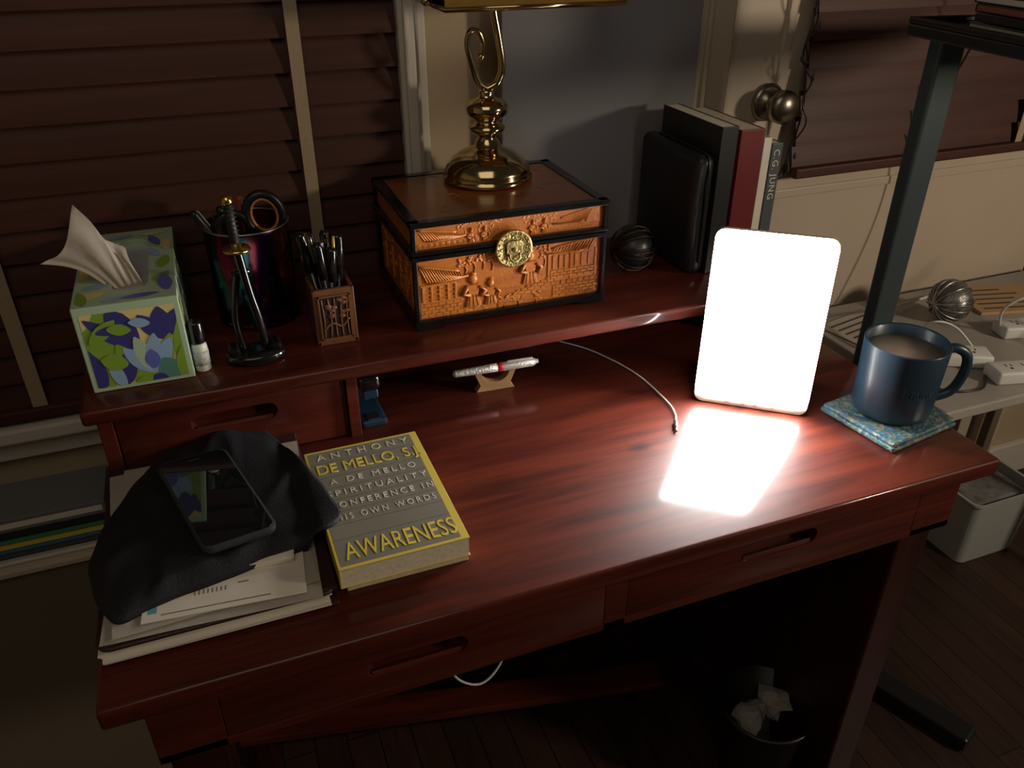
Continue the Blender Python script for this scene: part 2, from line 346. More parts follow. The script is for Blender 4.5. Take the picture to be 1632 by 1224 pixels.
for (xa,xb,ya,yb) in((cx0,cx0+.045,cy0,cy0+.02),(cx1-.045,cx1,cy0,cy0+.02),(cx0,cx0+.045,cy1-.02,cy1),(cx1-.045,cx1,cy1-.02,cy1)):
    prism(b,[(xa,.123),(xb,.123),(xb-.010 if xa==cx0 else xb,.1154),(xa if xa==cx0 else xa+.010,.1154)],-yb,-ya,mx=XZ,bev=.001)
part('black_edging',b,'blackgloss',ch,world=True,label='glossy black painted edge trim and feet')
b=B();frame(b,lid,cz1-.001);ring(b,lid+.0005,lid+.006,.007,.0015);ring(b,cz1-.006,cz1+.001,.013,.001)
part('black_edging',b,'blackgloss',L_,world=True,label='glossy black painted edge trim')
def relief(upper):
    b=B();yf=cy0+.0065
    def bx(x0,x1,z0,z1,h=.0019,bev=.0005): box(b,x0,x1,yf-h,yf+.001,z0,z1,bev)
    def roof(x,z,w,h,flip=1,n=12):
        for i in range(n):
            t=i/(n-1);xx=x+w*t
            zt=z+h*(1-.55*t if flip>0 else .45+.55*t);
            tube(b,[(xx,yf-.0008,zt),(xx+flip*.004,yf-.0014,zt-h*.35),(xx+flip*.010,yf-.0022,z-.0+(h*.12*(t if flip>0 else 1-t)))],.0010,6)
        top=[(x+w*t,yf-.0012,z+h*(1-.55*t if flip>0 else .45+.55*t)+.001) for t in [k/8 for k in range(9)]]
        tube(b,top,.0015,6)
        tube(b,[(x+flip*.010,yf-.0022,z+(0 if flip>0 else h*.12)),(x+w*.6,yf-.0022,z-.0005),(x+w+flip*.012,yf-.0022,z+h*.14)],.0013,6)
    def figure(x,z,s):
        prism(b,[(x-.007*s,z),(x+.007*s,z),(x+.004*s,z+.012*s),(x+.006*s,z+.02*s),(x-.006*s,z+.02*s),(x-.004*s,z+.012*s)],-yf-.0005,-yf+.003,mx=XZ,bev=.001)
        sphere(b,(x,yf-.0015,z+.0245*s),(.0038*s,.003,.0042*s),seg=12);sphere(b,(x+.0005,yf-.0015,z+.029*s),(.0028*s,.0024,.002*s),seg=8)
        tube(b,[(x-.005*s,yf-.0025,z+.018*s),(x-.009*s,yf-.003,z+.012*s),(x-.003*s,yf-.0036,z+.011*s)],.0016*s,6)
        tube(b,[(x+.005*s,yf-.0025,z+.018*s),(x+.010*s,yf-.003,z+.014*s),(x+.006*s,yf-.0036,z+.009*s)],.0016*s,6)
        for k in(-.004,0,.004): tube(b,[(x+k*s,yf-.0031,z+.001),(x+k*.6*s,yf-.0033,z+.011*s)],.0007,5)
    def tree(x,z,s):
        tube(b,[(x,yf-.0006,z),(x+.002*s,yf-.0012,z+.008*s),(x-.001*s,yf-.0006,z+.015*s)],.0010*s,6)
        for i in range(12): sphere(b,(x+random.uniform(-.009,.009)*s,yf-.0005,z+(.013+random.uniform(0,.011))*s),(.0026*s,.0016,.0020*s),seg=8)
    def wall(x0,x1,z0,z1,n=3):
        h=(z1-z0)/n
        for r_ in range(n):
            x=x0-(r_%2)*.005
            while x<x1:
                bx(max(x,x0),min(x+.009,x1),z0+r_*h+.0004,z0+(r_+1)*h-.0004,.0018,.0004);x+=.0098
    if upper:
        z=lid+.0085
        roof(.398,z+.008,.050,.014,1,16);roof(.588,z+.007,.046,.017,-1,16)
        for x in(.458,.476,.492,.503): tree(x,z+.002+random.uniform(0,.004),.95)
        for x in(.543,.558,.573): tree(x,z+.001,.95)
        for x in(.467,.485,.550,.566): figure(x,z-.001,.62)
        for x in [.397+i*.0075 for i in range(12)]: bx(x,x+.0045,z-.0005,z+.0045)
        bx(.396,.495,z-.002,z-.0003);bx(.545,.648,z-.002,z-.0003);wall(.575,.645,z,z+.006,2)
    else:
        z=.1305
        roof(.398,.178,.052,.022,1,16)
        bx(.398,.445,.1725,.1755)
        for x in(.400,.411,.422,.433,.443): bx(x,x+.003,.152,.173)
        for zz in(.155,.161,.167): bx(.400,.445,zz,zz+.0012)
        wall(.397,.452,z,.150,4)
        figure(.468,z+.006,1.55);figure(.492,z+.006,1.2);figure(.547,z+.026,1.55)
        for x in(.458,.470,.482,.494): tree(x,.184+random.uniform(-.003,.003),.95)
        for i,(xa,za) in enumerate(((.502,z),(.513,z+.004),(.525,z+.008),(.539,z+.012),(.553,z+.016),(.567,z+.019))): wall(xa,xa+.016,za,za+.009,2);bx(xa+.003,xa+.007,za+.009,za+.012);bx(xa+.010,xa+.014,za+.009,za+.012)
        for x in(.51,.53,.555): tree(x,z-.006,.8)
        roof(.578,.193,.062,.015,-1,14);bx(.572,.575,.155,.207);bx(.604,.607,.155,.195);bx(.640,.643,.155,.195)
        wall(.576,.645,.158,.170,3);wall(.580,.647,z,.148,4);tree(.567,.178,.9);tree(.562,.192,.8)
        for x in(.579,.588,.596,.611,.620,.630): bx(x,x+.004,.172,.190)
        for x in [.583+i*.0085 for i in range(8)]: bx(x,x+.0055,.149,.154)
        for i in range(40):
            x=random.uniform(.40,.642);zz=random.uniform(z,z+.006);sphere(b,(x,yf,zz),(.004,.0014,.0014),seg=8)
    return b
part('carved_relief',relief(False),'chestfig',ch,world=True)
part('carved_relief',relief(True),'chestfig',L_,world=True)
b=B()
for i in range(60):
    y=random.uniform(cy0+.02,cy1-.02);z=random.uniform(.14,.20);sphere(b,(cx0+.006,y,z),(.002,random.uniform(.003,.010),random.uniform(.003,.006)),seg=8)
for y in(.40,.43,.46,.50,.54): box(b,cx0+.004,cx0+.007,y,y+.006,.138,.185,.001)
part('carved_relief',b,'chestfig',ch,world=True)
b=B();cl=T(.5215,cy0-.001,.211)@R(90,'X')
lathe(b,[(0,0),(.0245,0),(.0255,.001),(.0245,.0028),(.0225,.0020),(.0,.0024)],mx=cl,seg=48)
prism(b,[(p[0]+.5215,p[1]+.2125) for p in rrect(.022,.020,.005)],-cy0+.003,-cy0+.0055,mx=XZ,bev=.0008)
tube(b,[(.5215-.013,cy0-.004,.2175),(.5215+.013,cy0-.004,.2175)],.0014,6)
tube(b,catmull([(.5145,cy0-.005,.206),(.5155,cy0-.007,.199),(.5215,cy0-.0075,.1965),(.5275,cy0-.007,.199),(.5285,cy0-.005,.206)],5),.0014,6)
sphere(b,(.5215,cy0-.006,.2105),(.0035,.002,.0035),seg=12)
for i in range(18):
    a=i*math.pi*2/18;sphere(b,(.5215+.0205*math.cos(a),cy0-.0035,.211+.0205*math.sin(a)),(.0012,.0008,.0012),seg=8)
for i in range(8):
    a=i*math.pi*2/8;c_=Vector((.5215+.0155*math.cos(a),cy0-.0033,.211+.0155*math.sin(a)));tube(b,[c_+Vector((.0025*math.cos(t),0,.0025*math.sin(t))) for t in [2*math.pi*k/10 for k in range(10)]],.0006,5,closed=True)
part('clasp',b,'brassold',ch,world=True,label='round aged brass clasp')
# ================================================================ BANKER LAMP
LX,LY=.5400,.518
bl=thing('desk_lamp',(LX,LY,.2592),label='polished brass banker lamp with scroll stem on the chest',cat='lamp')
b=B();lathe(b,[(r_*(1.08 if z_<.05 else 1.0),z_) for r_,z_ in [(0,0),(.056,0),(.058,.003),(.057,.006),(.054,.008),(.055,.011),(.053,.018),(.046,.028),(.034,.037),(.022,.042),(.017,.045),(.0155,.052),(.012,.056),(.013,.060),(.020,.0625),(.0245,.067),(.025,.0705),(.0175,.075),(.0135,.078),(.022,.0825),(.0285,.088),(.0285,.098),(.024,.104),(.015,.107),(.009,.111),(.011,.115),(.008,.119),(0,.120)]],seg=64);part('lamp_base',b,'brass',bl)
b=B()
main=catmull([(0,0,.118),(.014,-.003,.126),(.021,-.004,.146),(.017,-.002,.18),(.010,0,.22),(.004,0,.262)],8)
tube(b,main,.0050,14)
sc_=catmull([(0,0,.119),(-.013,-.003,.130),(-.021,-.005,.152),(-.027,-.006,.176),(-.022,-.006,.191),(-.012,-.006,.190),(-.006,-.006,.176),(-.008,-.006,.162)],8)
tube(b,sc_,lambda t:.0046-.0014*t,12);sphere(b,(-.009,-.006,.160),.0055)
part('lamp_stem',b,'brass',bl)
b=B();n=18;x0,x1=-.075,.158;prof=[]
for i in range(n+1):
    a=math.pi*i/n;prof.append((.062*math.cos(a)-.012,.224+.050*math.sin(a)))
v0=[b.verts.new((x0,p[0],p[1])) for p in prof];v1=[b.verts.new((x1,p[0],p[1])) for p in prof]
for i in range(n): b.faces.new((v0[i],v1[i],v1[i+1],v0[i+1]))
b.faces.new(v0);b.faces.new(v1[::-1])
bmesh.ops.solidify(b,geom=b.faces[:],thickness=.002)
sh=part('lamp_shade',b,mat('amber_glass_shade',(.45,.27,.06),.25,coat=.5),bl)
b=B();yy0,yy1=.052,-.076
tube(b,[(x0,yy0,.224),(x1,yy0,.224),(x1,yy1,.224),(x0,yy1,.224)],.0032,8,closed=True)
part('shade_rim',b,'brass',sh)
b=B();tube(b,[(-.078,-.012,.228),(.0,-.012,.232),(.158,-.012,.228)],.003,8);sphere(b,(-.08,-.012,.228),.006);tube(b,[(.004,0,.262),(.004,-.012,.272)],.006,8);part('shade_bracket',b,'brass',bl)
# ================================================================ TISSUE BOX
tx0,tx1,ty0,ty1,tz0,tz1=.0105,.1185,.352,.588,.1155,.219
tb=thing('tissue_box',((tx0+tx1)/2,(ty0+ty1)/2,tz0),label='rectangular tissue box with green, blue and yellow leaf print',cat='tissue box')
cgreen=mat('box_pale_green',(.42,.55,.36),.45);cyel=mat('print_yellow',(.70,.60,.24),.45);cdk=mat('print_navy_violet',(.05,.045,.20),.45);cgr=mat('print_green',(.22,.36,.04),.45);cblue=mat('print_sky_blue',(.28,.42,.60),.45);cteal=mat('print_teal',(.10,.24,.20),.45);clil=mat('print_periwinkle',(.12,.14,.45),.45)
b=B();box(b,tx0,tx1,ty0,ty1,tz0,tz1,.0012);o=part('carton',b,cgreen,tb,world=True)
boolcut(o,(lambda me:(bpy.data.objects.new('c',me)))((lambda c:(prism(c,[(p[0]+.069,p[1]+.470) for p in rrect(.040,.17,.019)],tz1-.02,tz1+.01),(lambda me:(c.to_mesh(me),me)[1])(bpy.data.meshes.new('c')))[1])(B())))
def leaf(b,cx,cy,L,w,ang,bend,lay,mi,mx,bd):
    n=8;a=math.radians(ang);pl=[];pr=[]
    for i in range(n+1):
        t=i/n;ww=w*math.sin(math.pi*min(1,t*.93+.05))**.8;x=bend*t*t;y=L*t
        for s,arr in((-1,pl),(1,pr)):
            X=x+s*ww/2;Y=y;xx=cx+X*math.cos(a)-Y*math.sin(a);yy=cy+X*math.sin(a)+Y*math.cos(a)
            arr.append((min(max(xx,bd[0]),bd[1]),min(max(yy,bd[2]),bd[3])))
    q=B();l=[q.verts.new((p[0],p[1],lay)) for p in pl];r_=[q.verts.new((p[0],p[1],lay)) for p in pr]
    for i in range(n):
        try:q.faces.new((l[i],r_[i],r_[i+1],l[i+1]))
        except ValueError:pass
    merge(b,q,mx,mi)
def bgq(b,x0,x1,y0,y1,lay,mi,mx):
    q=B();q.faces.new([q.verts.new(p) for p in((x0,y0,lay),(x1,y0,lay),(x1,y1,lay),(x0,y1,lay))]);merge(b,q,mx,mi)
b=B();mx=T(0,ty0-.0002,0)@XZ;bd=(tx0+.006,tx1-.006,tz0+.005,tz1-.009)
bgq(b,bd[0],bd[1],bd[2],bd[3],0,1,mx)
K=0
def lf(x,z,L,w,a,bend,mi):
    global K;K+=1;leaf(b,tx0+x,tz0+z,L*1.1,w*1.15,a,bend,.00004*K,mi,mx,bd)
for args in [(.020,.0,.10,.030,-3,.004,3),(.004,.045,.05,.028,-30,.01,3),(.012,.0,.05,.02,10,0,2),(.055,.045,.055,.024,20,.0,2),(.048,.05,.05,.014,45,0,2),(.085,.055,.035,.020,0,0,2),(.085,.055,.035,.016,35,0,2),(.085,.055,.035,.016,-30,0,2),(.095,.03,.05,.012,-15,0,3),
 (.060,.0,.055,.022,28,.004,3),(.062,.0,.06,.018,-35,-.01,3),(.03,.0,.045,.020,-20,0,2),(.034,.0,.035,.012,15,0,4),(.068,.015,.04,.016,38,0,4),(.068,.015,.044,.016,16,0,6),(.068,.015,.044,.016,-8,0,4),(.068,.015,.042,.016,-30,0,4),(.068,.02,.022,.014,0,0,7),
 (.09,.0,.03,.024,20,0,5),(.098,.0,.04,.014,-5,0,3),(.042,.03,.025,.018,70,0,3),(.01,.06,.035,.014,-50,0,3),(.018,.072,.03,.010,-85,0,2),(.08,.0,.018,.014,60,0,2),(.045,.0,.02,.012,-60,0,3),(.074,.076,.02,.01,80,0,4),(.03,.075,.022,.012,-100,0,3)]: lf(*args)
part('front_print',b,[cgreen,cyel,cdk,cgr,cblue,cteal,cgreen,clil],tb,world=True,label='leaf and flower print in green, navy, blue and yellow')
b=B();mx=T(0,0,tz1+.0002);bd=(tx0+.004,tx1-.004,ty0+.004,ty1-.004);K=0
def lt(x,y,L,w,a,bend,mi):
    global K;K+=1;leaf(b,tx0+x,ty0+y,L,w,a,bend,.00004*K,mi,mx,bd)
for args in [(.004,.02,.035,.018,-60,0,1),(.012,.004,.04,.014,10,0,3),(.01,.05,.03,.014,-70,0,4),(.006,.08,.035,.02,5,0,1),(.03,.008,.03,.014,-70,0,4),(.05,.012,.04,.012,-85,0,7),(.085,.05,.03,.014,-30,0,3),(.098,.02,.05,.016,5,0,7),(.092,.09,.04,.014,-10,0,3),(.09,.13,.035,.012,20,0,4),(.100,.15,.04,.014,0,0,1),(.008,.12,.04,.014,10,0,4),(.02,.15,.04,.016,-20,0,7),(.008,.18,.04,.016,-20,0,3),(.03,.21,.03,.012,-80,0,4),(.07,.212,.03,.012,-80,0,1),(.09,.17,.04,.012,15,0,7)]: lt(*args)
part('top_print',b,[cgreen,cyel,cdk,cgr,cblue,cteal,cgreen,clil],tb,world=True)
b=B();mx=Matrix(((0,0,1,tx1+.0002),(1,0,0,0),(0,1,0,0),(0,0,0,1)));bd=(ty0+.005,ty1-.005,tz0+.004,tz1-.004);K=0
for i in range(34):
    K+=1;leaf(b,random.uniform(ty0+.01,ty1-.02),random.uniform(tz0,tz1-.04),random.uniform(.03,.06),random.uniform(.012,.022),random.uniform(-60,60),0,.00004*K,random.choice([1,2,3,4,5,7,3,2]),mx,bd)
part('side_print',b,[cgreen,cyel,cdk,cgr,cblue,cteal,cgreen,clil],tb,world=True)
b=B();prism(b,[(p[0]+.069,p[1]+.470) for p in rrect(.040,.17,.019)],tz1-.008,tz1-.0075);part('plastic_film',b,mat('clear_film',(.55,.58,.62),.12,coat=1,bump=.8,bscale=60),tb,world=True)
b=B();nu,nv=26,14
root=Vector((.066,.412,tz1-.008))
tipL=Vector((-.012,.400,.254));tipT=Vector((.034,.425,.308));tipR=Vector((.066,.430,.256))
g=[]
for i in range(nu+1):
    u_=i/nu
    if u_<.5: top=tipL.lerp(tipT,u_*2)
    else: top=tipT.lerp(tipR,(u_-.5)*2)
    top=top+Vector((0,0,-.012*math.sin(math.pi*((u_*2)%1))))
    row=[]
    for j in range(nv+1):
        v=j/nv;p=root.lerp(top,v)
        spread=(u_-.5)*.034*(1-v);p.x+=spread
        p.y+=.006*math.sin(u_*11+v*1.5)*v**.7*(1-.2*v)+.0018*math.sin(u_*31);p.z+=.010*math.sin(math.pi*v)
        p.x+=.004*math.sin(v*6+u_*9)*v
        row.append(b.verts.new(p))
    g.append(row)
for i in range(nu):
    for j in range(nv): b.faces.new((g[i][j],g[i+1][j],g[i+1][j+1],g[i][j+1]))
bmesh.ops.solidify(b,geom=b.faces[:],thickness=.0006)
o=part('tissue',b,'tissue',None,world=True);smooth(o,80);meta(o,'white crumpled tissue sticking up out of the tissue box','tissue')
# ================================================================ ROLLER BOTTLE
e=thing('roller_bottle',(.1285,.368,.1155),label='small glass roller bottle with black cap beside tissue box',cat='bottle')
b=B();lathe(b,[(0,0),(.0082,0),(.009,.001),(.009,.030),(.008,.034),(.006,.036),(0,.036)]);part('bottle',b,'oil',e)
b=B();lathe(b,[(0,.036),(.0085,.036),(.0088,.038),(.0082,.060),(.007,.0625),(0,.063)]);part('cap',b,'blackgloss',e)
b=B();lathe(b,[(.0091,.008),(.0093,.008),(.0093,.026),(.0091,.026)],cap=False);part('bottle_label',b,mat('label_gray',(.5,.5,.46),.5,var=.3,vscale=300),e)
# ================================================================ METAL CUP
CX,CY=.2085,.500
e=thing('pencil_cup',(CX,CY,.1155),label='dark iridescent metal pencil cup with steel rim',cat='cup')
b=B();lathe(b,[(0,0),(.0515,0),(.053,.0015),(.053,.005),(.0515,.007),(.0525,.010),(.0525,.127),(.051,.127),(.051,.004),(0,.004)],seg=56,cap=False);part('cup_body',b,'irid',e)
b=B();tube(b,[(.0522*math.cos(a),.0522*math.sin(a),.1275) for a in [2*math.pi*i/48 for i in range(48)]],.0014,8,closed=True);part('rim',b,'steel',e)
def pen(name,base,top,r,matb,label,cap=None,grp=None):
    a=Vector(base);c=Vector(top);d=c-a;L=d.length;q=d.to_track_quat('Z','Y').to_matrix().to_4x4()
    e=thing(name,(0,0,0),label=label,cat='pen',group=grp,mx=T(*a)@q)
    b=B();lathe(b,[(0,0),(r*.35,.002),(r*.9,.014),(r,.018),(r,L*.62)],seg=16);part('barrel',b,matb,e)
    b=B();lathe(b,[(r*1.02,L*.62),(r*1.15,L*.625),(r*1.15,L*.97),(r*.8,L),(0,L)],seg=16);part('pen_cap',b,cap or matb,e)
    b=B();box(b,-.0015,.0015,r*1.1,r*1.25+.0012,L*.68,L*.985,.0004);box(b,-.0015,.0015,0,r*1.4,L*.975,L*.99,.0003)
    part('clip',b,'gold' if 'gold' in label else 'steel',e)
    return e
z0=.121
pen('pen',(CX+.015,CY+.01,z0),(CX-.060,CY-.010,.266),.0042,'black','slim black pen leaning out of the metal cup')
pen('pen',(CX+.010,CY+.02,z0),(CX-.002,CY+.034,.266),.004,mat('red_pen',(.35,.05,.04),.3),'dull red pen standing in the metal cup')
pen('pen',(CX-.0,CY+.02,z0),(CX-.028,CY+.032,.256),.0045,'black','black marker pen standing in the metal cup')
e=thing('scissors',(CX,CY,z0),label='scissors with black looped handles in the metal cup',cat='scissors')
b=B()
for cxx,czz,ww,hh,rt in((-.016,.116,.020,.020,10),(.024,.130,.022,.027,-12)):
    pts=[]
    for i in range(28):
        a=2*math.pi*i/28;p=Vector((ww*math.cos(a),0,hh*math.sin(a)));p.rotate(Matrix.Rotation(math.radians(rt),3,'Y'));pts.append(p+Vector((cxx,-.006,czz)))
    tube(b,pts,.0056,10,closed=True)
tube(b,[(-.008,-.006,.098),(.004,-.003,.085),(.006,0,.07)],.005,8);tube(b,[(.014,-.006,.104),(.012,-.003,.085),(.008,0,.07)],.005,8)
part('handle',b,'black',e)
b=B()
for cxx,czz,ww,hh,rt in((.024,.130,.016,.021,-12),):
    pts=[]
    for i in range(28):
        a=2*math.pi*i/28;p=Vector((ww*math.cos(a),0,hh*math.sin(a)));p.rotate(Matrix.Rotation(math.radians(rt),3,'Y'));pts.append(p+Vector((cxx,-.006,czz)))
    tube(b,pts,.0022,8,closed=True)
part('handle_lining',b,mat('orange_lining',(.6,.22,.05),.4),e)
b=B();prism(b,[(.002,.075),(.012,.075),(.008,.002),(.004,.002)],-.001,.001,mx=XZ);part('blade',b,'steel',e)
# ================================================================ SWORD LETTER OPENER
e=thing('letter_opener_stand',(.190,.372,.1155),label='miniature sword letter opener upright in a black stand',cat='letter opener')
b=B();lathe(b,[(0,0),(.026,0),(.028,.002),(.028,.009),(.025,.012),(.012,.013),(0,.013)],mx=Matrix.Diagonal((1.25,.8,1,1)));
box(b,-.031,-.017,-.012,.012,.010,.022,.004);box(b,.016,.031,-.012,.012,.010,.022,.004)
tube(b,catmull([(-.012,.0,.012),(-.016,.0,.05),(-.010,.002,.09),(-.002,.004,.118)],5),.004,8)
tube(b,catmull([(.014,.0,.012),(.012,.0,.04),(.006,.002,.08)],5),.0035,8)
tube(b,[(-.012,-.004,.112),(.008,-.004,.114)],.003,8)
part('stand',b,'blackgloss',e)
blade=catmull([(.012,-.004,.018),(.010,-.006,.05),(.004,-.006,.09),(-.001,-.005,.141)],6)
sw=B();tube(sw,blade,.0052,12);so=part('scabbard',sw,'blackgloss',e)
b=B();tube(b,[(-.001,-.005,.144),(-.002,-.004,.170),(-.002,-.002,.194)],.0052,12)
for i in range(9):
    z=.148+i*.005;tube(b,[(-.0075,-.005+.0001*i,z),(-.0015,-.0105+.0001*i,z+.0025),(.0045,-.005,z)],.0009,5)
part('hilt',b,mat('black_cord_wrap',(.02,.018,.016),.5),e)
b=B();lathe(b,[(0,.1395),(.0145,.1395),(.0155,.1410),(.0145,.1435),(.0062,.1436),(.0062,.149),(0,.149)],c=(-.001,-.005,0),seg=24);part('guard',b,'gold',e)
b=B();lathe(b,[(0,.192),(.0058,.192),(.0062,.196),(.0055,.201),(0,.202)],c=(-.002,-.002,0),seg=16);part('pommel',b,'gold',e)
# ================================================================ WOODEN PEN CUP
px0,px1,py0,py1=.264,.315,.374,.428
e=thing('wooden_pen_holder',((px0+px1)/2,(py0+py1)/2,.1155),label='square carved walnut pen holder with fretwork panel',cat='pen holder')
b=B();z1=.190
for a in((px0,px1,py0,py0+.005),(px0,px1,py1-.005,py1),(px0,px0+.005,py0,py1),(px1-.005,px1,py0,py1)): box(b,*a,.1155,z1,.0012)
box(b,px0,px1,py0,py1,.1155,.121,.001);part('holder_body',b,'walnut',e,world=True)
b=B();box(b,px0+.007,px1-.007,py0-.0008,py0+.001,.124,z1-.009);part('fret_shade_panel',b,'darkhole',e,world=True)  # flat dark sheet painting the shade inside the fretwork openings
b=B();yf=py0-.001
for i in range(5): tube(b,catmull([(px0+.010+i*.0075,yf,.126),(px0+.012+i*.007+random.uniform(-.003,.003),yf,.15),(px0+.010+i*.0078,yf,.178)],4),.0010,6)
for i in range(12): sphere(b,(random.uniform(px0+.010,px1-.010),yf,random.uniform(.152,.178)),(.0045,.0013,.0026),seg=8)
tube(b,catmull([(px0+.009,yf,.136),(px0+.02,yf,.145),(px0+.032,yf,.140),(px1-.009,yf,.150)],4),.0016,6)
for s in((px0+.006,px1-.006,.1235,.1255),(px0+.006,px1-.006,z1-.010,z1-.008)): box(b,s[0],s[1],yf-.001,yf+.001,s[2],s[3])
for x in(px0+.006,px1-.008): box(b,x,x+.002,yf-.001,yf+.001,.1235,z1-.008)
part('fretwork',b,'walnut',e,world=True)
pc=((px0+px1)/2,(py0+py1)/2)
for (dx,dy,tx,ty,tz,r,lb) in((-.006,.004,-.026,.008,.252,.0056,'black and gold pen'),(.002,-.006,-.010,-.010,.243,.0054,'black pen with steel clip'),(.006,.004,.004,.012,.250,.0058,'black and gold pen'),(-.002,.008,-.016,.020,.246,.0054,'black pen with steel clip'),(.008,-.004,.018,.004,.247,.006,'black and gold pen'),(.0,.0,.006,-.012,.236,.0054,'black pen with steel clip')):
    pen('pen',(pc[0]+dx,pc[1]+dy,.1215),(pc[0]+tx,pc[1]+ty,tz),r,'blackgloss',lb+' in the wooden holder',grp='pens in the wooden holder')
# ================================================================ SHELF BOOKS
def vbook(x0,x1,y0,y1,z0,z1,cm,label,pm='pages',grp='books standing on the upper shelf'):
    e=thing('book',((x0+x1)/2,(y0+y1)/2,z0),label=label,cat='book',group=grp)
    b=B();box(b,x0,x0+.0018,y0,y1,z0,z1,.0005);box(b,x1-.0018,x1,y0,y1,z0,z1,.0005);box(b,x0,x1,y0,y0+.003,z0,z1,.0012);c=part('cover',b,cm,e,world=True)
    b=B();box(b,x0+.0018,x1-.0018,y0+.003,y1-.004,z0+.002,z1-.0008);part('page_block',b,pm,e,world=True);return c
S=.1155
e=thing('binder',(.822,.49,S),label='black zippered organizer binder standing beside the books',cat='binder')
b=B();box(b,.806,.836,.402,.568,S,.291,.013,5);o=part('binder_cover',b,'black',e,world=True);smooth(o,60)
b=B();tube(b,catmull([(.823,.401,S+.02),(.823,.400,.20),(.823,.402,.28),(.823,.43,.2925),(.823,.54,.2925)],6),.0015,6);part('zipper',b,'black',e,world=True)
vbook(.838,.864,.402,.560,S,.328,'darkpage','thick book with black spine and pale cream page edges',mat('pale_page_edge',(.85,.8,.68),.8,var=.06,vscale=200))
vbook(.868,.906,.400,.552,S,.322,mat('crimson_cover',(.16,.018,.020),.4),'thick dark red hardback book among the shelf books')
vbook(.909,.922,.402,.54,S,.308,'paper','slim white book among the shelf books')
c=vbook(.926,.944,.404,.54,S,.298,mat('slate_cover',(.08,.10,.10),.4),'slim slate book with pale vertical spine title')
t=textbm([('C.G. JUNG',.014,0,-.005,None,1.15)],.0002)
part('spine_title',t,'txtw',c,mw=T(.935,.4035,.290)@R(90,'X')@R(-90,'Z'))
e=thing('ornamental_ball',(.742,.452,S),label='dark openwork metal ball beside the chest',cat='ornament')
b=B();sphere(b,(0,0,.036),.029,seg=20);part('core',b,'black',e)
b=B()
for i in range(9):
    rt=Matrix.Rotation(random.uniform(0,3.14),3,'X')@Matrix.Rotation(random.uniform(0,3.14),3,'Z')
    tube(b,[rt@Vector((.0335*math.cos(a),.0335*math.sin(a),0))+Vector((0,0,.036)) for a in [2*math.pi*k/30 for k in range(30)]],.0012,6,closed=True)
part('openwork',b,mat('bronze',(.05,.035,.025),.4,metal=1),e)
# ================================================================ LIGHT THERAPY LAMP
bL=Vector((.745,.253,0));bR=Vector((.864,.160,0));ang=math.degrees(math.atan2(bR.y-bL.y,bR.x-bL.x));mid=(bL+bR)/2
mx=T(mid.x,mid.y,.0015)@R(ang)@T(-.005,0,0)@R(-4,'X')
e=thing('light_therapy_lamp',(0,0,0),label='glowing white rounded light therapy panel standing on the desk',cat='lamp',mx=mx)
wL,hL=.148,.242
b=B();prism(b,[(p[0],p[1]+hL/2) for p in rrect(wL,hL,.012)],-.010,-.0005,mx=XZ,bev=.001);o=part('housing',b,'lampfoot',e);smooth(o)
b=B();prism(b,[(p[0],p[1]+hL/2+.006) for p in rrect(wL-.001,hL-.013,.012)],-.001,.003,mx=XZ);part('light_panel',b,'led',e,label='glowing white diffuser')
for x in(-.03,-.008,.008,.03):
    b=B();lathe(b,[(0,0),(.0030,0),(.0026,.001),(0,.001)],mx=T(x,.0005,.0065)@R(90,'X'),seg=16)
    part('button',b,mat('button_amber',(.6,.5,.36),.4),e)
b=B();box(b,-.03,.03,.010,.016,.04,.12,.002);tube(b,[(0,.014,.11),(0,.075,.014)],.006,8);tube(b,[(-.03,.075,.014),(.03,.075,.014)],.005,8);part('easel_stand',b,'plasticw',e)
# ================================================================ MUG on coaster
e=thing('drink_coaster',(.958,.124,0),rot=9,label='thick square woven bead coaster under the mug',cat='coaster')
b=B();box(b,-.062,.062,-.058,.058,.0008,.007,.002);part('lower_pad',b,'bead',e)
b=B();box(b,-.060,.060,-.056,.056,.007,.0125,.002);part('upper_pad',b,'bead',e)
e=thing('coffee_mug',(.963,.128,.0128),rot=-22,label='slate blue glazed mug of milky coffee on the coaster',cat='mug')
b=B();lathe(b,[(0,0),(.042,0),(.047,.003),(.0495,.012),(.050,.05),(.0515,.100),(.0505,.102),(.048,.100),(.0465,.05),(.045,.008),(0,.006)],seg=64,cap=False);part('mug_body',b,'mug',e)
b=B();tube(b,catmull([(.047,0,.088),(.064,0,.091),(.080,0,.079),(.082,0,.054),(.072,0,.028),(.047,0,.017)],8),.0064,12);part('handle',b,'mug',e)
b=B();lathe(b,[(0,.086),(.0474,.086),(.0474,.0865),(0,.0865)],seg=48);part('coffee',b,'coffee',e)
t=textbm([('Maine',.016,0,0,.04,1.0)],.0003)
for v in t.verts:
    a=v.co.x/.0505-math.radians(82);r_=.0503+v.co.z;v.co=Vector((r_*math.cos(a),r_*math.sin(a),v.co.y+.045))
part('lettering',t,mat('mug_print',(.03,.065,.10),.4),e)
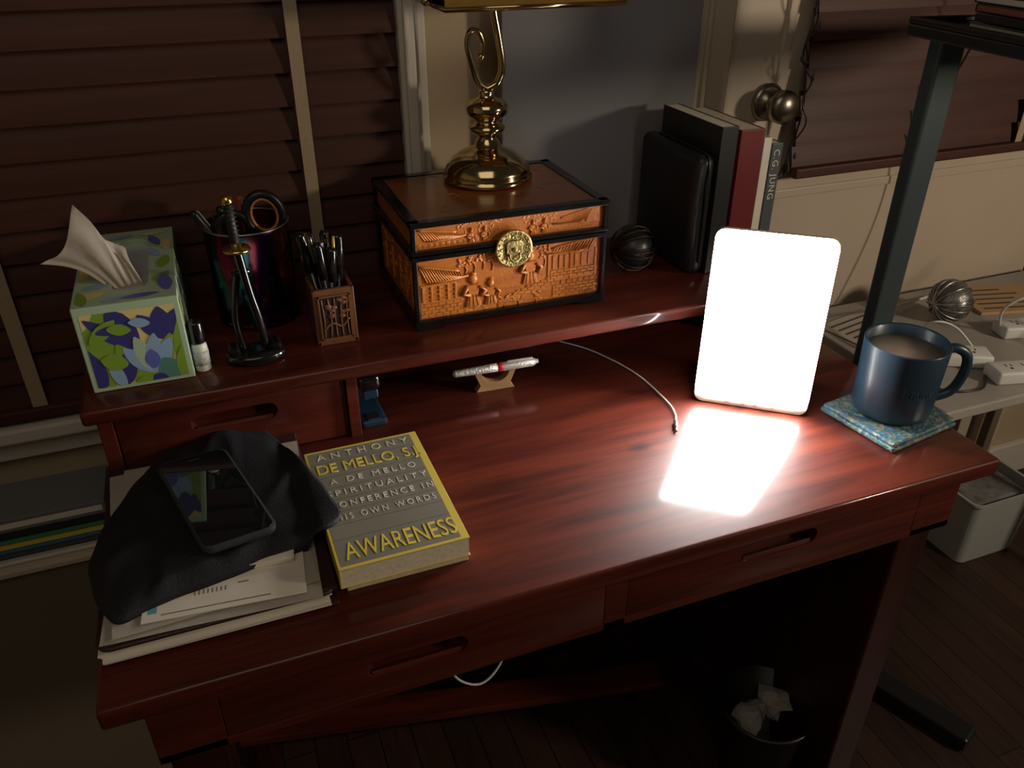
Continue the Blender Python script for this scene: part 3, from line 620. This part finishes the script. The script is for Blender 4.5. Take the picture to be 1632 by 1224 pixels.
# ================================================================ PEN ON STAND
e=thing('pen_stand',(.499,.385,0),rot=-3,label='small bent plywood cradle holding a silver pen',cat='pen stand')
b=B();poly=[(-.028,0.0003),(.028,0.0003),(.022,.010),(.030,.030),(.020,.030)]
arc=[(.020*math.cos(a),.030-.017*math.sin(a)) for a in [math.pi*i/10 for i in range(1,10)]]
prism(b,poly+arc+[(-.020,.030),(-.030,.030),(-.022,.010)],-.006,.006,mx=XZ,bev=.0006);part('cradle',b,'cork',e)
a=Vector((.437,.381,.0368));c=Vector((.560,.374,.0375));q=(c-a).to_track_quat('Z','Y').to_matrix().to_4x4();Lp=(c-a).length
e=thing('fountain_pen',(0,0,0),label='engraved silver pen with red band resting on the cradle',cat='pen',mx=T(*a)@q)
b=B();lathe(b,[(0,0),(.0035,.0005),(.005,.004),(.0058,.05),(.0060,.064)],seg=20);part('barrel',b,mat('engraved_silver',(.8,.77,.72),.4,metal=.5,bump=1,bscale=350,var=.2,vscale=250),e)
b=B();lathe(b,[(.0062,.070),(.0065,.071),(.0062,.115),(.0045,.119),(.003,.1195),(.003,Lp),(0,Lp)],seg=20);box(b,-.0012,.0012,.006,.008,.078,.115,.0004);part('pen_cap',b,mat('silver_cap',(.8,.78,.74),.35,metal=.5,bump=.6,bscale=300),e)
b=B();lathe(b,[(.006,.064),(.0066,.0645),(.0066,.0705),(.006,.071)],seg=20);part('band',b,mat('red_enamel',(.6,.02,.03),.25),e)
# ================================================================ STAPLER
e=thing('stapler',(.320,.345,0),rot=2,label='dark navy stapler standing on the desk',cat='stapler')
b=B();box(b,-.017,.017,0,.125,.0005,.011,.004,3);box(b,-.012,.012,.085,.12,.008,.034,.004);part('stapler_base',b,'stap',e)
b=B();box(b,-.010,.010,.008,.12,.026,.038,.002,mx=T(0,.11,.02)@R(-7,'X')@T(0,-.11,-.02));part('magazine',b,'stap',e)
b=B();box(b,-.014,.014,.004,.124,.038,.060,.007,4,mx=T(0,.11,.02)@R(-7,'X')@T(0,-.11,-.02));o=part('top_arm',b,'blackgloss',e);smooth(o)
b=B();box(b,-.008,.008,.003,.020,.0105,.0125,.0005);part('anvil',b,'steel',e)
# ================================================================ CABLE
e=thing('charging_cable',(.66,.35,0),label='thin white charging cable lying across the desktop',cat='cable')
b=B();tube(b,catmull([(.60,.56,.0022),(.626,.498,.0022),(.672,.435,.0022),(.702,.351,.0022),(.706,.267,.0022),(.700,.232,.0025),(.690,.214,.0028)],10),.0013,8);part('cord',b,'plasticw',e,world=True)
d=Vector((-.010,-.018,0)).normalized();p=Vector((.690,.214,.0032))
b=B();tube(b,[p,p+d*.016],.0028,8);tube(b,[p+d*.016,p+d*.023],.0020,8);part('plug',b,'steel',e,world=True)
# ================================================================ TWO PAPERBACKS
e=thing('book',(.2915,.163,0),label='thick cream-paged paperback lying under the gray book',cat='book')
b=B();box(b,-.063,.063,-.0975,.0975,.0005,.0020,.0005);box(b,-.063,.063,-.0975,.0975,.0195,.021,.0005);box(b,-.0635,-.062,-.0975,.0975,.0005,.021,.0005);part('cover',b,mat('pale_yellow_cover',(.60,.50,.22),.5),e)
b=B();box(b,-.0615,.0625,-.097,.097,.002,.0195);part('page_block',b,'pages',e)
BW,BH=.131,.2035
e=thing('book',(.2855,.151,.0212),rot=.5,label='gray and yellow paperback lying on another book',cat='book')
h=.024
b=B();box(b,-BW/2,BW/2,-BH/2,BH/2,.0,.0012,.0004);box(b,-BW/2,BW/2,-BH/2,BH/2,h-.0012,h,.0004);box(b,-BW/2-.0006,-BW/2+.001,-BH/2,BH/2,0,h,.0005);cv=part('cover',b,'yellow',e,label='yellow cover with gray panel')
b=B();box(b,-BW/2+.001,BW/2-.001,-BH/2+.001,BH/2-.001,.0012,h-.0012);part('page_block',b,'pages',e)
b=B();box(b,-BW/2+.003,BW/2-.008,-BH/2+.004,BH/2-.004,h,h+.0002);part('cover_panel',b,'covgray',cv)
b=B()
for y in(.0755,.0475,.0265,.0055,-.0155,-.0365,-.0590): box(b,-BW/2+.003,BW/2-.008,y-.0002,y+.0002,h+.0002,h+.0003)
part('ruled_line',b,mat('line_dark',(.07,.065,.05),.6),cv)
TT=W[e]@T(0,0,h+.0004);X0=-.001
part('lettering',textbm([('ANTHONY',.0165,X0,.0815,.106,1.7)],.0002),mat('print_taupe',(.66,.61,.44),.6),cv,mw=TT)
for s_,y_,w_ in(('A DE MELLO',.0325,.096),('SPIRITUALITY',.0115,.110),('CONFERENCE IN',-.0095,.112),('HIS OWN WORDS',-.0305,.106)):
    part('lettering',textbm([(s_,.0138,X0+.001,y_,w_,1.5)],.0002),'txtw',cv,mw=TT)
yb=mat('print_yellow_bright',(.76,.58,.08),.5)
t=textbm([('DE MELLO, S.J.',.0255,X0+.003,.0545,.118,1.0)],.0003);part('lettering',t,yb,cv,mw=TT)
t=textbm([('AWARENESS',.0250,X0+.002,0,.113,1.0)],.0003)
for v in t.verts: v.co.y=-.0905+v.co.y*1.45
part('lettering',t,yb,cv,mw=TT)
# ================================================================ PORTFOLIO, PAPERS, BAG, PHONE
e=thing('notebook',(.112,.205,0),label='dark leather portfolio notebook stuffed with loose papers',cat='notebook')
b=B();box(b,-.108,.1065,-.155,.165,.0005,.005,.002);box(b,-.106,.106,-.152,.165,.0165,.0215,.002);part('leather_cover',b,'leather',e)
b=B();tube(b,[(p[0]-.002,p[1]+.005,.0192) for p in rrect(.210,.318,.012)],.0024,8,closed=True);part('zipper_edge',b,'leather',e)
b=B()
for i in range(8):
    m_=T(random.uniform(-.003,.003)-.003,random.uniform(-.004,.002)-.005,.0054+i*.00135)@R(random.uniform(-1.3,1.3));box(b,-.102,.100,-.150,.150,0,.0010,mx=m_)
part('paper_sheets',b,'paper',e)
def sheet(name,cx,cy,w,h,z,rot,m_,label,cat,curl=0,th=.0006):
    b=B();n=12;rows=[]
    for i in range(n+1):
        r_=[]
        for j in range(n+1):
            u_=i/n-.5;v=j/n-.5;r_.append(b.verts.new((u_*w,v*h,curl*(max(0,-v-.2)**2*4+.3*max(0,abs(u_)-.3)**2*4)+.0003*math.sin(u_*9+v*7)+.0003)))
        rows.append(r_)
    for i in range(n):
        for j in range(n): b.faces.new((rows[i][j],rows[i+1][j],rows[i+1][j+1],rows[i][j+1]))
    bmesh.ops.solidify(b,geom=b.faces[:],thickness=-th)
    return solo(name,b,m_,label,cat,(cx,cy,z),rot)
sheet('paper_sheet',.112,.185,.196,.275,.0222,-3,'paper','loose white paper sheet under the black bag','paper',.004,.0008)
sheet('paper_sheet',.105,.190,.186,.262,.0236,2.5,'paper','loose white paper sheet with curled corner on notebook','paper',.005,.0008)
e=thing('envelope',(.124,.148,.0256),rot=-5,label='white envelope with small print on the papers',cat='envelope')
b=B();box(b,-.075,.073,-.09,.1,.0,.0012,.0004);part('envelope_body',b,'paper',e)
b=B();box(b,-.058,.04,-.084,-.0825,.0012,.0013);
for i in range(8): box(b,-.030+i*.004,-.0285+i*.004,-.066,-.060,.0012,.0013)
box(b,.01,.02,-.060,-.058,.0012,.0013);part('small_print',b,mat('print_gray',(.22,.2,.16),.6),e)
b=B();box(b,-.070,-.062,-.080,-.072,.0012,.0013);part('stamp_print',b,mat('print_teal_small',(.12,.35,.38),.6),e)
e=thing('booklet',(.142,.160,.0270),rot=-6,label='small cream booklet lying on the envelope',cat='booklet')
b=B();box(b,-.050,.048,-.058,.055,0,.0055,.001);part('booklet_pages',b,'paper',e)
b=B();box(b,-.0505,.0485,-.0585,.0555,.0055,.0062,.0003);part('booklet_cover',b,mat('cream_cover',(.70,.64,.52),.6),e)
out2=[(.164,.384),(.186,.338),(.203,.280),(.217,.225),(.231,.170),(.239,.130),(.226,.112),(.188,.108),(.115,.094),(.050,.080),(.018,.073),(.000,.12),(-.003,.178),(.020,.251),(.053,.313),(.086,.364),(.128,.392)]
O=catmull([(p[0],p[1],0) for p in out2],8,True);cen=Vector((.118,.200,0));b=B();NR=34;rings=[]
for k in range(NR):
    s=k/NR;ring_=[]
    for i,p in enumerate(O):
        q=p.lerp(cen,s)
        base=.0305
        if q.x>.190: base=.0305+(lambda t:t*t*(3-2*t))(min(1,(q.x-.190)/.026))*.020
        h=max(base,.032+.013*(lambda t:math.sin(t*math.pi/2))(min(1,s*2.0)))
        am=min(1,s*7)*max(0,1-s*1.4)
        n1=noise.noise(Vector((q.x*15+2,q.y*9,0)));n2=noise.noise(Vector((q.x*28,q.y*16+4,2)))
        fold=.0085*max(0,1-abs(n1)*4)*am+.005*n2*am
        ring_.append(b.verts.new((q.x+.0022*noise.noise(q*30),q.y+.0022*noise.noise(q*33+Vector((3,1,0))),h+fold)))
    rings.append(ring_)
ct=b.verts.new((cen.x,cen.y,.045));n=len(O)
for a_,c_ in zip(rings,rings[1:]):
    for i in range(n): b.faces.new((a_[i],a_[(i+1)%n],c_[(i+1)%n],c_[i]))
for i in range(n): b.faces.new((rings[-1][i],rings[-1][(i+1)%n],ct))
low=[]
for v in rings[0]:
    zl=.0245 if v.co.x<.205 else v.co.z-.004
    low.append(b.verts.new((v.co.x*.985+cen.x*.015,v.co.y*.985+cen.y*.015,zl)))
for i in range(n): b.faces.new((low[i],low[(i+1)%n],rings[0][(i+1)%n],rings[0][i]))
bmesh.ops.smooth_vert(b,verts=[v for r_ in rings[2:] for v in r_],factor=.5,use_axis_z=True,use_axis_x=False,use_axis_y=False)
e=thing('cloth_bag',(.118,.205,.025),label='rumpled black fabric pouch draped over papers under phone',cat='bag')
o=part('fabric_body',b,'cloth',e,world=True)
for p in o.data.polygons:p.use_smooth=True
mx=T(.1190,.1935,.0508)@R(14.4)@R(1.5,'X')@R(4.5,'Y')
e=thing('smartphone',(0,0,0),label='black smartphone in a dark bumper case on the pouch',cat='phone',mx=mx)
b=B();prism(b,rrect(.075,.162,.011),.0,.0085,bev=.002);o=part('phone_case',b,mat('bumper_gray',(.03,.032,.036),.4),e);smooth(o)
b=B();prism(b,rrect(.069,.156,.009),.0085,.0089);part('screen',b,'glassblack',e)
b=B();box(b,-.006,.006,.070,.071,.0089,.0091);part('earpiece',b,'steel',e)
# ================================================================ LEFT STACK
e=thing('cabinet',(-.30,.56,-.73),label='low tan painted cabinet against wall below the window',cat='cabinet')
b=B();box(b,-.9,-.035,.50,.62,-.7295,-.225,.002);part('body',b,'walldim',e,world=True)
b=B();box(b,-.91,-.03,.492,.62,-.225,-.213,.003);part('top',b,'cream',e,world=True)
fc=[((.42,.42,.38),.012,'thick white document folder'),((.06,.06,.07),.010,'black document folder'),((.04,.14,.24),.006,'blue document folder'),((.50,.40,.06),.006,'yellow document folder'),((.05,.18,.09),.006,'green document folder'),((.02,.02,.02),.012,'black binder folder'),((.17,.17,.16),.022,'gray folder')]
z=-.213
for i,(c,t_,l) in enumerate(fc):
    b=B();dx=random.uniform(-.006,.006);box(b,-.52,-.045,.503+abs(dx),.60,0.0003,t_,.0012)
    e=thing('folder',(0,0,z),label=l+' in the pile beside the desk',cat='folder',group='folders piled beside the desk')
    part('folder_cover',b,mat('folder_%d'%i,c,.5),e)
    b=B();box(b,-.515,-.05,.5025+abs(dx),.59,t_*.3,t_*.7);part('folder_sheets',b,'paper' if i in(0,6) else mat('fs%d'%i,tuple(min(1,k*1.3) for k in c),.6),e);z+=t_+.0004
# ================================================================ FOOTREST, BIN
a=Vector((.05,.445));c=Vector((.79,.292));d=c-a;e=thing('footrest',(a.x+d.x/2,a.y+d.y/2,-.73),rot=math.degrees(math.atan2(d.y,d.x)),label='low reddish wooden footrest on the floor under desk',cat='footrest')
L2=d.length/2
b=B();box(b,-L2,L2,0,.055,.074,.090,.004);part('top_board',b,'desk',e)
for x in(-L2+.02,L2-.05):
    b=B();box(b,x,x+.03,.005,.05,0.0005,.074,.003);part('leg',b,'deskv',e)
BX,BY=.888,.142
e=thing('waste_bin',(BX,BY,-.73),label='dark round waste bin under desk with crumpled paper',cat='bin')
b=B();lathe(b,[(0,0.0005),(.058,.0005),(.060,.004),(.076,.165),(.079,.168),(.079,.173),(.073,.172),(.057,.008),(0,.008)],seg=48,cap=False);part('bin_body',b,mat('bin_metal',(.016,.010,.009),.4),e)
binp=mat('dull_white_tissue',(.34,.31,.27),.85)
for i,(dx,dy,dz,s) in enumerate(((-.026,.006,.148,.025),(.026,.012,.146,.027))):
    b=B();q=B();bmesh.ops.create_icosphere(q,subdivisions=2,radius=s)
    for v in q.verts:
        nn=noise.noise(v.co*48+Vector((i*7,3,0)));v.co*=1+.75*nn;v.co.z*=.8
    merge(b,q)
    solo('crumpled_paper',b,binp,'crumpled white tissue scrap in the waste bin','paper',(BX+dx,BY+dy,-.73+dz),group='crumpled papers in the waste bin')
b=B();tube(b,catmull([(.318,.045,-.100),(.325,.030,-.128),(.350,.024,-.142),(.375,.030,-.128),(.392,.045,-.098)],8),.0014,6)
solo('cable',b,'plasticw','thin white cable loop hanging below the desk drawer','cable')
# ================================================================ STAND with tray and discs
e=thing('tray_stand',(1.145,.35,-.73),label='dark upright metal stand holding a black tray beside desk',cat='stand')
b=B();box(b,1.123,1.167,.338,.362,-.70,.435,.004);part('pole',b,'poleglow',e,world=True)
b=B();box(b,-.024,.024,-.34,.03,.004,.034,.005,mx=T(1.15,.35,-.73)@R(22));part('base_foot',b,'black',e,world=True)
mxT=T(1.10,.355,.435)@R(-9)
b=B();box(b,-.01,.40,-.30,.02,.0,.016,.003,mx=mxT);box(b,-.01,.0,-.30,.02,.016,.024,.002,mx=mxT);box(b,-.01,.40,.012,.02,.016,.024,.002,mx=mxT);part('tray',b,'black',e,world=True)
ds=[(.42,.40,.36),(.03,.03,.03),(.30,.10,.08),(.5,.48,.42),(.04,.04,.05),(.45,.40,.32),(.05,.03,.03)]
for i,c in enumerate(ds):
    m_=mxT@T(.088+random.uniform(-.004,.004),-.125+random.uniform(-.004,.004),.0165+i*.0106)@R(random.uniform(-3,3))
    e=thing('disc_case',(0,0,0),label='flat plastic disc case stacked on the black tray',cat='disc case',group='disc cases on the tray',mx=m_)
    b=B();box(b,-.071,.071,-.0625,.0625,.0,.0100,.001);part('case_shell',b,mat('case_%d'%i,(.03,.03,.035),.15,coat=.6),e)
    b=B();box(b,-.0715,-.0705,-.058,.058,.002,.008);box(b,-.066,.066,-.063,-.062,.002,.008);part('spine_insert',b,mat('insert_%d'%i,c,.5),e)
# ================================================================ SIDE TABLE
e=thing('side_table',(1.5,.4,-.73),label='pale side table cluttered with power strips beside desk',cat='table')
b=B();box(b,1.19,1.85,.215,.60,-.12,-.10,.003);part('table_top',b,mat('table_laminate',(.34,.31,.27),.5,var=.12),e,world=True)
for x in(1.205,1.80):
    for y in(.235,.55):
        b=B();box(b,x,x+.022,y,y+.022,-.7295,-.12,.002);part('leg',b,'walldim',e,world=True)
def strip(x,y,rot,n,label,cord,dz=0):
    e=thing('power_strip',(x,y,-.0995+dz),rot=rot,label=label,cat='power strip');Ls=.030*n+.03
    b=B();box(b,-Ls/2,Ls/2,-.022,.022,.0,.024,.005,3);o=part('strip_housing',b,'plasticw',e);smooth(o)
    for i in range(n):
        b=B();cx_=-Ls/2+.030+i*.030
        for sx,sy,ww,hh in((-.005,.004,.002,.008),(.005,.004,.002,.007),(0,-.006,.005,.005)): box(b,cx_+sx-ww/2,cx_+sx+ww/2,sy-hh/2,sy+hh/2,.0235,.0242)
        part('outlet',b,mat('outlet_black',(.03,.03,.03),.4),e)
    b=B();tube(b,catmull(cord,8),.0026,6);part('cord',b,'plasticw',e,world=True)
strip(1.315,.348,-28,4,'white power strip with open sockets on the side table',[(1.25,.38,-.085),(1.23,.42,-.08),(1.27,.48,-.06),(1.34,.52,-.08),(1.50,.56,-.095)])
strip(1.425,.248,-14,5,'white power strip with dark outlets near table edge',[(1.50,.225,-.09),(1.55,.25,-.04),(1.60,.32,.02),(1.66,.36,.06)])
strip(1.56,.37,-15,4,'white power strip lying among cords on the table',[(1.49,.39,-.085),(1.46,.37,-.03),(1.50,.34,.0),(1.56,.31,-.05),(1.62,.33,-.085)])
e=thing('power_adapter',(1.62,.265,-.0995),rot=-20,label='black block power adapter beside the power strips',cat='adapter')
b=B();box(b,-.018,.018,-.014,.014,0,.028,.004);part('adapter_block',b,'black',e)
b=B();tube(b,catmull([(-.018,.0,.012),(-.04,.01,.004),(-.07,.02,.004),(-.10,.04,.003)],6),.0018,6);part('cord',b,'black',e)
for i,pp in enumerate(([(1.22,.30,-.097),(1.245,.26,-.096),(1.30,.25,-.097),(1.34,.28,-.097)],[(1.34,.44,-.097),(1.33,.40,-.05),(1.37,.385,-.06),(1.40,.36,-.096)],[(1.25,.44,-.097),(1.30,.41,-.09),(1.36,.42,-.097)])):
    b=B();tube(b,catmull(pp,8),.002,6);solo('cable',b,('black','plasticw','black')[i],('black','white','black')[i]+' cable lying in a loose curl on the side table','cable')
for i,(x,y,w_,h_,r_,c_) in enumerate(((1.28,.50,.14,.10,12,(.5,.45,.38)),(1.62,.50,.16,.12,-14,(.45,.28,.14)))):
    e=thing('document',(x,y,-.0993),rot=r_,label=('cream','orange printed')[i]+' document lying on the side table',cat='document')
    b=B();box(b,-w_/2,w_/2,-h_/2,h_/2,0,.002+.004*(i==1),.0004);part('sheet_body',b,mat('document_%d'%i,c_,.6),e)
    b=B()
    for k in range(5): box(b,-w_*.4,w_*random.uniform(.1,.4),-h_*.38+k*h_*.17,-h_*.38+k*h_*.17+h_*.05,.002+.004*(i==1),.0022+.004*(i==1))
    part('printed_lines',b,mat('doc_ink_%d'%i,(.08,.06,.05),.6),e)
e=thing('decorative_ball',(1.445,.470,-.0995),label='silver openwork ball on the side table',cat='ornament')
b=B();sphere(b,(0,0,.042),.038);part('core',b,mat('dark_silver',(.2,.19,.17),.4,metal=.6,bump=1,bscale=120),e)
b=B()
for i in range(14):
    rt=Matrix.Rotation(random.uniform(0,3.14),3,'X')@Matrix.Rotation(random.uniform(0,3.14),3,'Z')
    tube(b,[rt@Vector((.040*math.cos(a),.040*math.sin(a),0))+Vector((0,0,.042)) for a in [2*math.pi*k/30 for k in range(30)]],.0013,6,closed=True)
part('openwork',b,'steel',e)
e=thing('storage_basket',(1.72,.46,-.73),label='white plastic storage basket on the floor under table',cat='basket')
b=B();o_=[(p[0],p[1]) for p in rrect(.19,.13,.02)];n=len(o_)
lv=[(.88,.0005),(.9,.004),(1.0,.170),(1.05,.172),(1.05,.178),(.98,.178),(.87,.008)];rs=[[b.verts.new((p[0]*s,p[1]*s,z)) for p in o_] for s,z in lv]
for a_,c_ in zip(rs,rs[1:]):
    for i in range(n): b.faces.new((a_[i],a_[(i+1)%n],c_[(i+1)%n],c_[i]))
b.faces.new(rs[0][::-1]);b.faces.new(rs[-1]);part('basket_body',b,mat('basket_plastic',(.36,.37,.34),.5),e)
b=B();box(b,-.08,.08,-.05,.05,.10,.165,.01);part('contents',b,mat('packed_cloth',(.16,.16,.15),.8,var=.4,vscale=40),e)
# ================================================================ hanging wires
b=B();pts=[(1.10,.60,.62),(1.115,.596,.52),(1.120,.596,.44),(1.108,.594,.38),(1.118,.590,.345),(1.122,.590,.28),(1.105,.592,.2),(1.08,.592,.16),(1.06,.593,.12)]
cpts=catmull(pts,8);tube(b,cpts,.0018,6);tube(b,[p+Vector((.006*math.sin(i*.8),.004*math.cos(i*.7)-.006,0)) for i,p in enumerate(cpts)],.0014,6)
e=thing('string_lights',(1.10,.59,.12),label='dark twisted string of unlit fairy lights beside door knob',cat='string lights')
part('wire',b,'black',e,world=True)
bm_=mat('bulb_dark',(.06,.05,.05),.2)
for i in range(4,len(cpts),7):
    b=B();sphere(b,tuple(cpts[i]+Vector((.008*(-1)**i,-.008,0))),(.0028,.0028,.006),seg=8);part('bulb',b,bm_,e,world=True)
b=B();tube(b,catmull([(1.42,.50,.55),(1.425,.55,.40),(1.40,.58,.25),(1.41,.59,.15),(1.40,.585,.05),(1.37,.57,-.06),(1.36,.52,-.097)],10),.0018,6)
solo('cable',b,'black','thin dark cable hanging down in front of cream door','cable')
# ================================================================ LIGHTS, WORLD, CAMERA
def area(name,loc,target,size,power,col):
    l=bpy.data.lights.new(name,'AREA');l.size=size;l.energy=power;l.color=col;o=bpy.data.objects.new(name,l);o.location=loc
    o.rotation_euler=(Vector(target)-Vector(loc)).to_track_quat('-Z','Y').to_euler();COL.objects.link(o);return o
area('room_lamp',(2.0,-.85,.60),(.75,.6,.30),.16,11.5,(1,.84,.66))
area('ceiling_light',(-.1,-.9,1.6),(.3,.5,.1),1.2,4.2,(1,.86,.70))
w=bpy.data.worlds.new('World');SC.world=w;w.use_nodes=True;nt=w.node_tree;nt.nodes['Background'].inputs[0].default_value=(.9,.76,.62,1);nt.nodes['Background'].inputs[1].default_value=.022
cam=bpy.data.cameras.new('camera');cam.lens=1300/1632*36;cam.sensor_width=36;cam.clip_start=.01
co=bpy.data.objects.new('camera',cam);co.location=(.168,-.547,.591);co.rotation_euler=(math.radians(90-30.59),0,math.radians(-20.98));COL.objects.link(co);SC.camera=co
try:
    SC.view_settings.view_transform='Standard'
except Exception: pass
